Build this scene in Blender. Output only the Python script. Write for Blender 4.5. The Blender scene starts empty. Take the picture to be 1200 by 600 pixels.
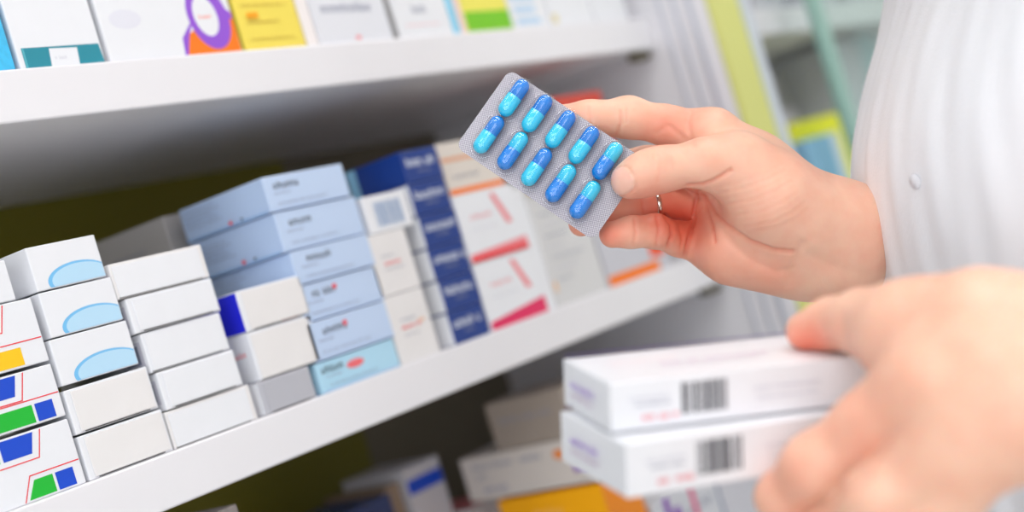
import bpy, bmesh, math, random
import numpy as np
from mathutils import Vector, Matrix
random.seed(7)
C = bpy.context.scene.collection
# ---------------------------------------------------------------- camera geometry
F = 1680.0; RO = math.radians(16.9); AZ = math.radians(36.7)
cr, sr, ca, sa = math.cos(RO), math.sin(RO), math.cos(AZ), math.sin(AZ)
H = 1.30                                   # camera height
def ray(u, v):
    p, q = u-600, v-300
    h = p*cr-q*sr; w = -p*sr-q*cr
    return (F*ca+h*sa, F*sa-h*ca, w)
def onY(u, v, Y):
    r = ray(u, v); t = Y/r[1]; return (r[0]*t, Y, r[2]*t+H)
def onX(u, v, X):
    r = ray(u, v); t = X/r[0]; return (X, r[1]*t, r[2]*t+H)
def onD(u, v, d):
    r = ray(u, v); t = d/F; return (r[0]*t, r[1]*t, r[2]*t+H)
# ---------------------------------------------------------------- materials
MATS = {}
def srgb(c):
    return tuple((x/255/12.92) if x/255 <= .04045 else ((x/255+.055)/1.055)**2.4 for x in c)
def mat(name, col, rough=.5, metal=0., noise=0., scale=40., coat=0., bump=0., spec=.5, sheen=0.):
    if name in MATS: return MATS[name]
    m = bpy.data.materials.new(name); m.use_nodes = True
    nt = m.node_tree; b = nt.nodes['Principled BSDF']
    c = srgb(col)
    b.inputs['Roughness'].default_value = rough; b.inputs['Metallic'].default_value = metal
    b.inputs['Coat Weight'].default_value = coat; b.inputs['Specular IOR Level'].default_value = spec
    b.inputs['Sheen Weight'].default_value = sheen
    tc = nt.nodes.new('ShaderNodeTexCoord'); n = nt.nodes.new('ShaderNodeTexNoise')
    n.inputs['Scale'].default_value = scale; n.inputs['Detail'].default_value = 4
    nt.links.new(tc.outputs['Object'], n.inputs['Vector'])
    mr = nt.nodes.new('ShaderNodeMapRange'); mr.inputs['To Min'].default_value = 1-noise; mr.inputs['To Max'].default_value = 1+noise
    nt.links.new(n.outputs['Fac'], mr.inputs['Value'])
    mx = nt.nodes.new('ShaderNodeVectorMath'); mx.operation = 'SCALE'
    mx.inputs[0].default_value = c
    nt.links.new(mr.outputs['Result'], mx.inputs['Scale']); nt.links.new(mx.outputs['Vector'], b.inputs['Base Color'])
    if bump:
        bp = nt.nodes.new('ShaderNodeBump'); bp.inputs['Strength'].default_value = bump; bp.inputs['Distance'].default_value = .001
        nt.links.new(n.outputs['Fac'], bp.inputs['Height']); nt.links.new(bp.outputs['Normal'], b.inputs['Normal'])
    MATS[name] = m; return m
WH = mat('white_card', (235, 237, 243), .42, noise=.02, scale=60, coat=.15)
WB = mat('warm_white_card', (233, 231, 232), .5, noise=.03, scale=50)
GR = mat('pale_grey_card', (202, 202, 211), .5, noise=.03)
GD = mat('grey_card', (188, 184, 182), .5, noise=.03)
LB = mat('light_blue_card', (194, 214, 244), .45, noise=.02, coat=.1)
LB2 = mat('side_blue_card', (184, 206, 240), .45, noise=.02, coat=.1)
CB = mat('cyan_card', (178, 220, 243), .45, noise=.02)
NV = mat('navy_card', (14, 54, 134), .4, noise=.05, coat=.2)
ELL = mat('ellipse_blue', (184, 222, 247), .45); ELR = mat('ellipse_rim_blue', (118, 192, 240), .45)
BLU = mat('print_blue', (14, 74, 205), .45); RBL = mat('royal_blue', (24, 30, 215), .45)
GRN = mat('print_green', (22, 184, 52), .45); LGR = mat('print_light_green', (60, 206, 92), .45)
RED = mat('print_red', (238, 40, 48), .45); YEL = mat('print_yellow', (252, 200, 20), .45)
ORA = mat('print_orange', (252, 172, 20), .45); TEA = mat('print_teal', (0, 172, 205), .45)
BLK = mat('print_black', (40, 42, 54), .5); GRY = mat('print_grey', (138, 144, 166), .5)
LGY = mat('print_light_grey', (205, 205, 218), .5)
PNK = mat('print_pink', (240, 132, 140), .5); CRM = mat('print_crimson', (228, 44, 100), .45)
LPK = mat('print_pale_pink', (244, 206, 212), .5)
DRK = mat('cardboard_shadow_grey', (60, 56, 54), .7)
TQ = mat('petrol_card', (34, 140, 160), .4); SKY = mat('sky_card', (66, 190, 240), .4, noise=.25, scale=250)
PUR = mat('purple_print', (148, 84, 214), .45); ORG = mat('strong_orange', (250, 124, 8), .45)
YC = mat('yellow_card', (243, 222, 92), .5, noise=.03); YP = mat('yellow_print', (206, 178, 70), .5)
LIM = mat('lime_print', (120, 200, 30), .45); PYL = mat('pale_yellow_green', (238, 230, 100), .45)
OBX = mat('orange_box', (255, 178, 4), .45); OBD = mat('orange_box_front', (238, 138, 8), .45)
MAG = mat('magenta_print', (214, 30, 112), .45); VIO = mat('violet_print', (120, 20, 170), .45)
DVI = mat('dark_violet_edge', (66, 34, 130), .45)
WHT = mat('print_white', (226, 232, 244), .5)
BRN = mat('brown_print', (150, 110, 90), .5)
# ---------------------------------------------------------------- object helpers
def link(o, parent=None):
    C.objects.link(o)
    if parent: o.parent = parent
    return o
def tag(o, label, cat, group=None):
    o['label'] = label; o['category'] = cat
    if group: o['group'] = group
    return o
def empty(name, loc, label, cat, group=None, rz=0):
    o = bpy.data.objects.new(name, None); o.location = loc; o.rotation_euler = (0, 0, rz); o.empty_display_size = .01
    link(o); return tag(o, label, cat, group)
def bm_obj(name, bm, mats, parent=None, smooth=False):
    me = bpy.data.meshes.new(name); bm.to_mesh(me); bm.free()
    for m in mats: me.materials.append(m)
    if smooth:
        for p in me.polygons: p.use_smooth = True
    return link(bpy.data.objects.new(name, me), parent)
def np_obj(name, V, Fc, mats, parent=None, smooth=True):
    me = bpy.data.meshes.new(name); me.from_pydata([tuple(map(float, v)) for v in V], [], [tuple(map(int, f)) for f in Fc])
    for m in mats: me.materials.append(m)
    if smooth: me.polygons.foreach_set('use_smooth', [True]*len(me.polygons))
    me.update(); return link(bpy.data.objects.new(name, me), parent)
def add_box(bm, x0, x1, y0, y1, z0, z1, mi=0, bev=0., seg=2):
    r = bmesh.ops.create_cube(bm, size=1)
    for v in r['verts']:
        v.co = Vector(((x0+x1)/2+v.co.x*(x1-x0), (y0+y1)/2+v.co.y*(y1-y0), (z0+z1)/2+v.co.z*(z1-z0)))
    fs = list({f for v in r['verts'] for f in v.link_faces})
    for f in fs: f.material_index = mi
    if bev:
        es = list({e for f in fs for e in f.edges})
        bmesh.ops.bevel(bm, geom=es, offset=bev, segments=seg, affect='EDGES', profile=.5)
    return fs
def struct(name, bm, mats, kind='structure'):
    o = bm_obj(name, bm, mats); o['kind'] = kind; return o
def ell(cx, cz, a, b, n=36, t0=0, t1=2*math.pi, rot=0):
    return [(cx+a*math.cos(t)*math.cos(rot)-b*math.sin(t)*math.sin(rot), cz+a*math.cos(t)*math.sin(rot)+b*math.sin(t)*math.cos(rot))
            for t in [t0+(t1-t0)*i/n for i in range(n)]]
def word(x, z, L, h, seed=0, gap=.28):
    """blurred-looking run of letter-like strokes"""
    rr = random.Random(seed); out = []; cx = x
    while cx < x+L:
        w = h*rr.uniform(.5, .75)
        if rr.random() < .14: cx += w*.8; continue
        tall = h*(1.0 if rr.random() < .3 else .74)
        st = w*.3
        out.append([(cx, z), (cx+st, z), (cx+st, z+tall), (cx, z+tall)])
        out.append([(cx+w-st, z), (cx+w, z), (cx+w, z+h*.74), (cx+w-st, z+h*.74)])
        out.append([(cx, z), (cx+w, z), (cx+w, z+h*.16), (cx, z+h*.16)] if rr.random() < .5 else [(cx, z+h*.58), (cx+w, z+h*.58), (cx+w, z+h*.74), (cx, z+h*.74)])
        cx += w+h*gap
    return out
class Carton:
    """folding carton, local origin bottom front left; x right, y into shelf, z up"""
    def __init__(s, w, d, h, mats, faces=None, bev=.0006):
        s.w, s.d, s.h = w, d, h; s.mats = list(mats); s.bm = bmesh.new(); s.k = 0
        for f in add_box(s.bm, 0, w, 0, d, 0, h, 0, 0): pass
        s.bm.faces.ensure_lookup_table()
        if faces:
            for f in s.bm.faces:
                n = f.normal if f.normal.length else f.calc_center_median()
                f.normal_update(); n = f.normal
                key = 'front' if n.y < -.5 else 'back' if n.y > .5 else 'left' if n.x < -.5 else 'right' if n.x > .5 else 'top' if n.z > .5 else 'bottom'
                if key in faces: f.material_index = s.mi(faces[key])
        bmesh.ops.bevel(s.bm, geom=list(s.bm.edges), offset=bev, segments=2, affect='EDGES', profile=.5)
    def mi(s, m):
        if m not in s.mats: s.mats.append(m)
        return s.mats.index(m)
    def poly(s, face, pts, m):
        """pts in face coordinates, seen from outside: u right, v up"""
        s.k += 1; e = .00010+.000004*s.k
        if face != 'left': pts = [(min(max(q[0], .0003), s.w-.0003), min(max(q[1], .0003), (s.h if face == 'front' else s.d)-.0003)) for q in pts]
        if face == 'front': P = [(u, -e, v) for u, v in pts]; want = Vector((0, -1, 0))
        elif face == 'left': P = [(-e, s.d-u, v) for u, v in pts]; want = Vector((-1, 0, 0))
        else: P = [(u, v, s.h+e) for u, v in pts]; want = Vector((0, 0, 1))
        f = s.bm.faces.new([s.bm.verts.new(p) for p in P]); f.normal_update()
        if f.normal.dot(want) < 0: f.normal_flip()
        f.material_index = s.mi(m)
    def rect(s, face, u0, u1, v0, v1, m): s.poly(face, [(u0, v0), (u1, v0), (u1, v1), (u0, v1)], m)
    def text(s, face, u, v, L, h, m, seed=0):
        for q in word(u, v, L, h, seed): s.poly(face, q, m)
    def bars(s, face, u0, u1, v0, v1, m, seed=0):
        rr = random.Random(seed); x = u0
        while x < u1:
            w = (u1-u0)/44*rr.choice([1, 1, 2, 3]); s.rect(face, x, min(x+w, u1), v0, v1, m); x += w+(u1-u0)/44*rr.choice([1, 1, 2])
    def flap(s, inset=.004, m=None, y=.0005):
        s.has_flap = (inset, m, y)
    def done(s, name, loc, label, group=None, rz=0, parent=None, M=None, cat='medicine box', flap=None):
        o = bm_obj(name, s.bm, s.mats, parent)
        if M is not None: o.matrix_world = M
        else: o.location = loc; o.rotation_euler = (0, 0, rz)
        if not parent: tag(o, label, cat, group)
        if flap:
            fm, side = flap
            b = bmesh.new()
            if side == 'low':   add_box(b, .0035, s.w-.0015, -.0006, -.0001, .0011, s.h-.0012, 0, .0002, 1)
            else:               add_box(b, .0015, s.w-.0035, -.0006, -.0001, .0008, s.h-.0016, 0, .0002, 1)
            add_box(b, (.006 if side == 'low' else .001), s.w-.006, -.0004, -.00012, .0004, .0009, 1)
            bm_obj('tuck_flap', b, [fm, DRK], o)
        return o
Dy = .650
def fpx(pts, x0, z0, Y=Dy):                 # pixels on the front plane -> front face coordinates
    return [(P[0]-x0, P[2]-H-z0) for P in (onY(u, v, Y) for u, v in pts)]
def spx(pts, X, y0, d, z0):                 # pixels on a left side plane -> left face coordinates
    return [(d-(P[1]-y0), P[2]-H-z0) for P in (onX(u, v, X) for u, v in pts)]
# ---------------------------------------------------------------- room
def room():
    x0, x1, y0, y1, z1 = -2.2, 4.2, -3.0, .96, 2.75
    wall = mat('wall_paint', (236, 236, 234), .8, noise=.02, scale=8)
    fl = bpy.data.materials.new('floor_tile'); fl.use_nodes = True; nt = fl.node_tree; b = nt.nodes['Principled BSDF']
    br = nt.nodes.new('ShaderNodeTexBrick'); br.offset = 0; br.inputs['Scale'].default_value = 1.6
    br.inputs['Color1'].default_value = (*srgb((226, 224, 218)), 1); br.inputs['Color2'].default_value = (*srgb((220, 218, 212)), 1)
    br.inputs['Mortar'].default_value = (*srgb((170, 168, 160)), 1); br.inputs['Mortar Size'].default_value = .006
    br.inputs['Brick Width'].default_value = 1; br.inputs['Row Height'].default_value = 1
    tc = nt.nodes.new('ShaderNodeTexCoord'); nt.links.new(tc.outputs['Object'], br.inputs['Vector']); nt.links.new(br.outputs['Color'], b.inputs['Base Color'])
    b.inputs['Roughness'].default_value = .35
    def slab(name, *a, m=wall):
        bm = bmesh.new(); add_box(bm, *a); return struct(name, bm, [m])
    slab('floor', x0, x1, y0, y1, -.08, 0, m=fl)
    slab('ceiling', x0, x1, y0, y1, z1, z1+.08)
    slab('wall_back', x0-.1, x1+.1, y1, y1+.1, 0, z1)
    slab('wall_right', x1, x1+.1, y0, y1, 0, z1)
    bm = bmesh.new()                                     # front wall with an opening added for frontal light
    wx0, wx1, wz0, wz1 = -1.6, 2.4, .5, 2.4
    for a in ((x0, wx0, 0, z1), (wx1, x1, 0, z1), (wx0, wx1, 0, wz0), (wx0, wx1, wz1, z1)): add_box(bm, a[0], a[1], y0-.1, y0, a[2], a[3])
    struct('wall_front', bm, [wall])
    bm = bmesh.new()
    for a in ((wx0, wx0+.05, wz0, wz1), (wx1-.05, wx1, wz0, wz1), (wx0, wx1, wz0, wz0+.05), (wx0, wx1, wz1-.05, wz1), (.38, .43, wz0, wz1)):
        add_box(bm, a[0], a[1], y0-.08, y0-.03, a[2], a[3], 0, .004)
    struct('added_window_1', bm, [mat('added_frame_white', (230, 230, 230), .4)])  # added behind the camera for frontal light, unseen
    ly0, ly1 = -2.4, .3
    bm = bmesh.new()
    for a in ((y0, ly0, 0, z1), (ly1, y1, 0, z1), (ly0, ly1, 0, wz0), (ly0, ly1, wz1, z1)): add_box(bm, x0-.1, x0, a[0], a[1], a[2], a[3])
    struct('wall_left', bm, [wall])
    bm = bmesh.new()
    for a in ((ly0, ly0+.05, wz0, wz1), (ly1-.05, ly1, wz0, wz1), (ly0, ly1, wz0, wz0+.05), (ly0, ly1, wz1-.05, wz1), (-1.07, -1.02, wz0, wz1)):
        add_box(bm, x0-.08, x0-.03, a[0], a[1], a[2], a[3], 0, .004)
    struct('added_window_2', bm, [mat('added_frame_white', (230, 230, 230), .4)])  # added, unseen; gives side light on coat, hand and box sides
    L = bpy.data.lights.new('fill_light', 'AREA'); L.shape = 'RECTANGLE'; L.size = wz1-wz0-.1; L.size_y = ly1-ly0-.1; L.energy = LS; L.color = (.95, .97, 1.0)  # fill lamp outside the added left opening
    o = bpy.data.objects.new('fill_light', L); o.location = (x0-.12, (ly0+ly1)/2, (wz0+wz1)/2); o.rotation_euler = (0, math.radians(-90), 0); C.objects.link(o)
    L = bpy.data.lights.new('fill_light', 'AREA'); L.shape = 'RECTANGLE'; L.size = wx1-wx0-.1; L.size_y = wz1-wz0-.1; L.energy = LW  # fill lamp behind the added front opening
    L.color = (.93, .96, 1.0)
    o = bpy.data.objects.new('fill_light', L); o.location = ((wx0+wx1)/2, y0-.12, (wz0+wz1)/2); o.rotation_euler = (math.radians(90), 0, 0); C.objects.link(o)
    em = bpy.data.materials.new('lit_diffuser'); em.use_nodes = True
    eb = em.node_tree.nodes['Principled BSDF']; eb.inputs['Emission Color'].default_value = (1, .99, .97, 1); eb.inputs['Emission Strength'].default_value = 3
    for i, (x, y) in enumerate(((-.6, -1.0), (.9, -1.0), (2.4, -1.0), (-.6, -.1), (.9, -.1), (2.4, -.1))):
        t = empty('ceiling_light', (x, y, z1), 'square recessed ceiling light panel above the aisle', 'ceiling light', 'ceiling light panels')
        bm = bmesh.new()
        for a in ((-.32, .32, -.32, -.30), (-.32, .32, .30, .32), (-.32, -.30, -.3, .3), (.30, .32, -.3, .3)): add_box(bm, a[0], a[1], a[2], a[3], -.03, -.001, 0, .002)
        bm_obj('frame', bm, [mat('light_frame', (225, 225, 225), .4)], t)
        bm = bmesh.new(); add_box(bm, -.30, .30, -.30, .30, -.02, -.012); bm_obj('diffuser', bm, [em], t)
        L = bpy.data.lights.new('panel_light', 'AREA'); L.shape = 'SQUARE'; L.size = .58; L.energy = LC; L.color = (1, .985, .96)
        lo = bpy.data.objects.new('panel_light', L); lo.location = (x, y, z1-.035); C.objects.link(lo)
LW, LS, LC = 24, 104, 17
room()
# ---------------------------------------------------------------- shelving
SH = mat('shelf_white', (234, 233, 238), .38, noise=.025, scale=14, coat=.1, bump=.05)
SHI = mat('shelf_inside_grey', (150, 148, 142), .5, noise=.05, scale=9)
SLM = mat('back_panel_shaded_lime', (112, 106, 6), .6, noise=.08, scale=5)  # lime panel, compartment shade put into the darker olive colour
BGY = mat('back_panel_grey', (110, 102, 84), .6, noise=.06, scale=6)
LMP = mat('lime_edging', (214, 216, 128), .4, noise=.06, scale=6)
STL = mat('slot_rail_grey', (196, 200, 212), .35, metal=.3)
ZS = (-.79, -.535, -.300, -.049, .1755, .405, .62)
def shelves(name, X0, X1, label, group, panel_front=.585):
    t = empty(name, ((X0+X1)/2, .80, 0), label, 'shelving unit', group)
    ox, oy = (X0+X1)/2, .80
    for z in ZS:
        bm = bmesh.new(); add_box(bm, X0-ox, X1-ox, .6475-oy, 0.93-oy, z+H-.0295, z+H, 0, .0012); s = bm_obj('shelf', bm, [SH], t)
    bm = bmesh.new(); add_box(bm, X0-ox, X1-ox, .6475-oy, 0.93-oy, .0, .09, 0, .002); bm_obj('plinth', bm, [SH], t)
    return t, ox, oy
u, ox, oy = shelves('shelving_unit', -.55, 1.178, 'white shelving unit stacked with medicine boxes in front of the camera', None)
# end panel: white inner board, slotted rails, lime front edging
pb = bmesh.new(); add_box(pb, 1.180-ox, 1.246-ox, .589-oy, 0.94-oy, .0, 2.05, 0, .001)
pn = bm_obj('end_panel', pb, [SH], u)
pb = bmesh.new(); add_box(pb, 1.181-ox, 1.236-ox, .583-oy, .5885-oy, .0, 2.05, 0, .001); bm_obj('lime_edging', pb, [LMP], pn)
pb = bmesh.new(); add_box(pb, 1.237-ox, 1.252-ox, .580-oy, .600-oy, .0, 2.05, 0, .001); bm_obj('grey_edging', pb, [mat('bluish_edging', (206, 214, 226), .4)], pn)
for yy, ww in ((.601, .0045), (.617, .003), (.632, .0025)):
    pb = bmesh.new(); add_box(pb, 1.1775-ox, 1.1798-ox, yy-oy, yy+ww-oy, .1, 2.04, 0, .0005); bm_obj('slot_rail', pb, [STL], pn)
pb = bmesh.new(); add_box(pb, -.61-ox, -.55-ox, .589-oy, 0.94-oy, .0, 2.05, 0, .001); bm_obj('end_panel', pb, [SH], u)
pb = bmesh.new(); add_box(pb, -.55-ox, .95-ox, 0.9301-oy, 0.94-oy, 0, 2.05); bm_obj('shaded_lime_back_panel', pb, [SLM], u)
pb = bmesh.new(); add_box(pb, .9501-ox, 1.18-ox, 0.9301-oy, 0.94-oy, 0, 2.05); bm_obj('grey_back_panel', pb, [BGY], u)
for xx in (1.160,):                              # dark shelf pins under the end of each board
    for z in (.1755, -.049):
        pb = bmesh.new(); add_box(pb, xx-.012-ox, xx+.012-ox, .652-oy, .664-oy, z+H-.0375, z+H-.0298, 0, .002)
        bm_obj('shelf_bracket', pb, [mat('bracket_bronze', (112, 106, 84), .4, metal=.5)], u)
u2, ox, oy = shelves('shelving_unit', 1.30, 3.2, 'second shelving unit beyond the lime edged post, behind a glass door', None)
pb = bmesh.new(); add_box(pb, 1.2535-ox, 1.299-ox, .64-oy, 0.94-oy, .0, 2.05, 0, .001); bm_obj('end_panel', pb, [SHI], u2)
pb = bmesh.new(); add_box(pb, 1.30-ox, 3.2-ox, 0.9301-oy, 0.94-oy, 0, 2.05); bm_obj('grey_back_panel', pb, [mat('pale_back_panel', (196, 192, 184), .6)], u2)
# glass door in front of the second unit
gl = bpy.data.materials.new('glass_pane'); gl.use_nodes = True; nt = gl.node_tree; nt.nodes.clear()
out = nt.nodes.new('ShaderNodeOutputMaterial'); mx = nt.nodes.new('ShaderNodeMixShader'); tr = nt.nodes.new('ShaderNodeBsdfTransparent')
tr.inputs['Color'].default_value = (.93, .98, .965, 1); gs = nt.nodes.new('ShaderNodeBsdfGlossy'); gs.inputs['Roughness'].default_value = .04
lw_ = nt.nodes.new('ShaderNodeLayerWeight'); pw = nt.nodes.new('ShaderNodeMath'); pw.operation = 'POWER'; pw.inputs[1].default_value = 5
fr = nt.nodes.new('ShaderNodeMath'); fr.operation = 'MULTIPLY_ADD'; fr.inputs[1].default_value = .8; fr.inputs[2].default_value = .04
nt.links.new(lw_.outputs['Facing'], pw.inputs[0]); nt.links.new(pw.outputs[0], fr.inputs[0])
nt.links.new(fr.outputs[0], mx.inputs[0]); nt.links.new(tr.outputs[0], mx.inputs[1]); nt.links.new(gs.outputs[0], mx.inputs[2]); nt.links.new(mx.outputs[0], out.inputs[0])
gx = onY(948, 5, .60)[0]
t = empty('glass_door', (gx, .60, 0), 'glass door with green tinted edge in front of the far shelves', 'glass door')
bm = bmesh.new(); add_box(bm, .024, .95, -.003, .003, .10, 2.0, 0, .0005); bm_obj('pane', bm, [gl], t)
bm = bmesh.new(); add_box(bm, 0, .0235, -.006, .006, .08, 2.02, 0, .002); bm_obj('edge_strip', bm, [mat('green_glass_edge', (150, 190, 180), .2)], t)
bm = bmesh.new(); add_box(bm, -.002, .96, -.010, .010, 0, .079, 0, .002); bm_obj('bottom_rail', bm, [SH], t)
# ---------------------------------------------------------------- cartons on the middle shelf
ZB = -.049
def put(c, name, x, y, z, label, group=None, rz=0, **k):
    return c.done(name, (x, y, z+H+.0001), label, group, rz, **k)
# column 0 : bold green / blue / yellow hexagon boxes
def hexbox(zt, z0, z1, ys, lab):
    """ys: 0 bottom (green and blue), 1 middle, 2 yellow"""
    x0, w = .352, .104; h = z1-z0-.0004; c = Carton(w, .055, h, [WH])
    X = lambda x: x-x0
    up = {0: (LGR, BLU), 1: (LGR, BLU), 2: (YEL, YEL)}[ys]; lo = {0: (GRN, BLU), 1: (GRN, BLU), 2: (YEL, YEL)}[ys]
    # upper blocks hang from the top edge, inside a red outline
    a = X(.4045); 
    c.poly('front', [(a-.03, h-.0115), (a+.0065, h-.0115), (a+.0065, h-.001), (a-.03, h-.001)], up[0])
    c.poly('front', [(a+.0085, h-.0115), (a+.0255, h-.0115), (a+.029, h-.001), (a+.0085, h-.001)], up[1])
    lw = .0006
    c.poly('front', [(a-.03, h-.0148), (a+.0290, h-.0148), (a+.0290, h-.0148+lw), (a-.03, h-.0148+lw)], RED)
    c.poly('front', [(a+.0284, h-.0148), (a+.0291, h-.0148), (a+.0340, h-.0006), (a+.0333, h-.0006)], RED)
    # lower outline and blocks standing on the bottom edge
    b = X(.4215) if ys == 0 else X(.385)
    c.poly('front', [(b+.003, .0128), (w-.0008, .0128), (w-.0008, .0134), (b+.003, .0134)], RED)
    c.poly('front', [(b-.0035, .0006), (b-.0028, .0006), (b+.0037, .0131), (b+.003, .0131)], RED)
    e1 = X(.4385) if ys != 2 else X(.442)
    c.poly('front', [(b-.0005, .0012), (e1-.0008, .0012), (e1-.0008, .0105), (b+.005, .0105)], lo[0])
    if ys != 2: c.rect('front', e1+.0008, e1+.0118, .0012, .0105, lo[1])
    put(c, 'medicine_box', x0, Dy, z0, lab, 'hexagon patterned boxes in the left stack', rz=0)
hexbox(0, ZB, -.0135, 0, 'white box with green and blue blocks, bottom of the far left stack')
hexbox(0, -.0120, .0168, 1, 'white box with green and blue blocks, second from bottom of the far left stack')
hexbox(0, .0182, .0530, 2, 'white box with yellow blocks in red outline, third up in far left stack')
c = Carton(.100, .05, .0215, [WH])
c.rect('front', .03, .0825, .0004, .0212, TEA); c.poly('front', [(.0825, .0004), (.0855, .0004), (.0855, .0212), (.0825, .0212)], ORA)
put(c, 'medicine_box', .3475, Dy, .0534, 'white box with teal panel and orange stripe on top of the far left stack')
# column 1 : three ellipse boxes over two plain ones
c1 = [(.4585, .0575, ZB, -.0246, 0), (.4585, .0562, -.0238, .0007, 0), (.4590, .0515, .0030, .0285, 1), (.4612, .0480, .0290, .0540, 1), (.4614, .0455, .0546, .0790, 1)]
names = ['plain white box at the foot of the second stack from left', 'plain white box directly under the three pale blue ellipse boxes',
         'white box with pale blue ellipse, lowest of the three', 'white box with pale blue ellipse, middle of the three', 'white box with pale blue ellipse, topmost of the three']
for i, (x, w, z0, z1, e) in enumerate(c1):
    h = z1-z0-.0003; c = Carton(w, .072, h, [WH])
    if e:
        cx, cz, a_, b_ = w*.62, h*.13, w*.45, h*.37
        full = ell(cx, cz, a_, b_, 60); clip = [(p[0], max(p[1], .0006)) for p in full]; c.poly('front', [(min(q[0], w-.0006), q[1]) for q in clip], ELR)
        full = ell(cx+.0009, cz, a_-.0017, b_-.0012, 60); c.poly('front', [(min(q[0], w-.0006), max(q[1], .0007)) for q in full], ELL)
        put(c, 'medicine_box', x, Dy, z0, names[i], 'white boxes with a blue ellipse', rz=random.uniform(-.006, .006))
    else:
        put(c, 'medicine_box', x, Dy, z0, names[i], 'plain white boxes under the ellipse boxes', rz=0, flap=(WB, 'low'))
bm = bmesh.new(); 
# column 2 : five plain white cartons
c2 = [(.5175, .0650, ZB, -.0272), (.5195, .0590, -.0268, -.0046), (.5172, .0600, -.0042, .0188), (.5140, .0645, .0192, .0398), (.5098, .0688, .0402, .0608)]
nm = ['bottom', 'second from bottom', 'middle', 'second from top', 'topmost']
for i, (x, w, z0, z1) in enumerate(c2):
    h = z1-z0-.0003; c = Carton(w, .085, h, [WH if i in (1, 2, 3) else WB])
    c.rect('left', .062, .082, .004, h-.004, LGY); c.rect('left', .066, .079, .006, h-.006, GRY)
    put(c, 'medicine_box', x, Dy-.0005*(i % 2), z0, 'plain white box, %s of the five box stack' % nm[i], 'plain white boxes in the third stack', rz=0, flap=(WH, 'low' if i % 2 else 'top'))
# column 3
c = Carton(.0445, .07, .0205, [mat('grey_shrink_card', (190, 191, 200), .3, noise=.02)], {'left': WH})
put(c, 'medicine_box', .5895, Dy, ZB, 'small grey box at the foot of the short stack in front of light blue boxes', flap=(mat('grey_flap', (184, 185, 194), .35), 'low'))
c = Carton(.0555, .07, .0300, [WH]); c.text('left', .050, .016, .012, .0035, PNK, 4)
put(c, 'medicine_box', .5935, Dy, -.0282, 'white box with small pink print on its side, middle of the short stack', flap=(WB, 'top'))
c = Carton(.0560, .07, .0255, [WH], {'left': RBL}); c.rect('front', .03, .045, .0003, .0012, PNK)
put(c, 'medicine_box', .5940, Dy, .0022, 'white box with a royal blue end, top of the short stack', flap=(WB, 'low'))
# column 4 : light blue boxes
c4 = [(.6400, .0765, ZB, -.0290, 1), (.6420, .0770, -.0286, -.0034, 0), (.6430, .0780, -.0030, .0208, 0), (.6470, .0745, .0212, .0432, 0), (.6440, .0775, .0436, .0698, 0), (.6422, .0755, .0702, .0932, 0)]
nm = ['bottom', 'second from bottom', 'third from bottom', 'third from top', 'second from top', 'topmost']
for i, (x, w, z0, z1, k) in enumerate(c4):
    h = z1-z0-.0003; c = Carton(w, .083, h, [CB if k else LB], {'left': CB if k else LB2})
    c.text('front', .013 if i in (1, 2, 3) else .008 if not k else .004, h*.62, .020, .0046, BLK, 11+i)
    if k: c.poly('front', ell(.0355, h*.62, .0085, .0028, 30), PNK); c.text('front', .029, h*.55, .012, .0024, RED, 99)
    elif i in (1, 2): c.poly('front', ell(.0345, h*.76, .0020, .0018, 14), RED)
    c.text('front', .007, h*.46, .014, .0014, GRY, 21+i)
    c.text('front', .008, h*.17, .045, .0013, GRY, 31+i)
    c.rect('front', .001, w-.001, .0005, .0012, LB2)
    for q in range(5): c.text('left', .004, h*.34+q*.0026, .036-.004*(q % 3), .0011, GRY, 41+i*7+q)
    c.poly('left', ell(.047, h*.06+.001, .0016, .0016, 12), RED); c.poly('left', ell(.058, h*.06+.001, .0010, .0010, 10), BLK)
    c.rect('left', .002, .082, .0004, .0012, mat('edge_blue', (120, 170, 222), .5))
    put(c, 'medicine_box', x, Dy-.0006*(i % 2), z0, ('pale cyan blue box with pink mark, bottom of the light blue stack' if k else 'light blue medicine box, %s of the light blue stack' % nm[i]), 'light blue boxes', rz=0)
# row behind the light blue boxes; grey card colour carries its shade
for i, (z0, z1) in enumerate(((ZB, -.014), (-.0135, .022), (.0225, .058), (.0585, .0935))):
    c = Carton(.080, .082, z1-z0-.0003, [GD]); c.text('left', .02, .016, .035, .0022, GRY, 60+i)
    put(c, 'medicine_box', .640, .747, z0, 'white box, greyed for shade, in the row behind the light blue stack', 'boxes greyed for shade in the back row')
# column 5 : white boxes left of the navy column
c = Carton(.0420, .07, .0468, [WB]); c.text('front', .011, .028, .014, .002, GRY, 3); c.text('front', .010, .0225, .020, .0026, RED, 5); c.text('front', .029, .0245, .006, .0026, mat('print_peach', (250, 176, 110), .5), 6); c.text('front', .010, .0175, .016, .0013, GRY, 8)
put(c, 'medicine_box', .7185, Dy, ZB, 'white box with red and orange print at the foot of the stack beside navy boxes', flap=None)
c = Carton(.0430, .07, .0425, [WB]); c.text('front', .011, .026, .014, .0016, GRY, 13); c.text('front', .011, .0205, .018, .0024, RED, 15); c.text('front', .011, .017, .020, .0012, GRY, 17)
put(c, 'medicine_box', .7180, Dy, -.0018, 'white box with faint red print, second up beside navy boxes')
c = Carton(.0465, .05, .0262, [WH]); c.bars('front', .010, .038, .004, .021, mat('barcode_blue', (130, 160, 200), .5), 4)
put(c, 'medicine_box', .7275, Dy+.001, .0412, 'small white box with bluish barcode leaning on top beside the navy boxes')
for i in range(4):
    c = Carton(.046, .075, .0348, [WB], {'left': GR}); c.rect('front', .002, .010, .001, .0335, CB)
    put(c, 'medicine_box', .7300, .723, ZB+.0352*i, 'pale box behind the barcode box and the white boxes', 'pale boxes behind the barcode box')
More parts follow.
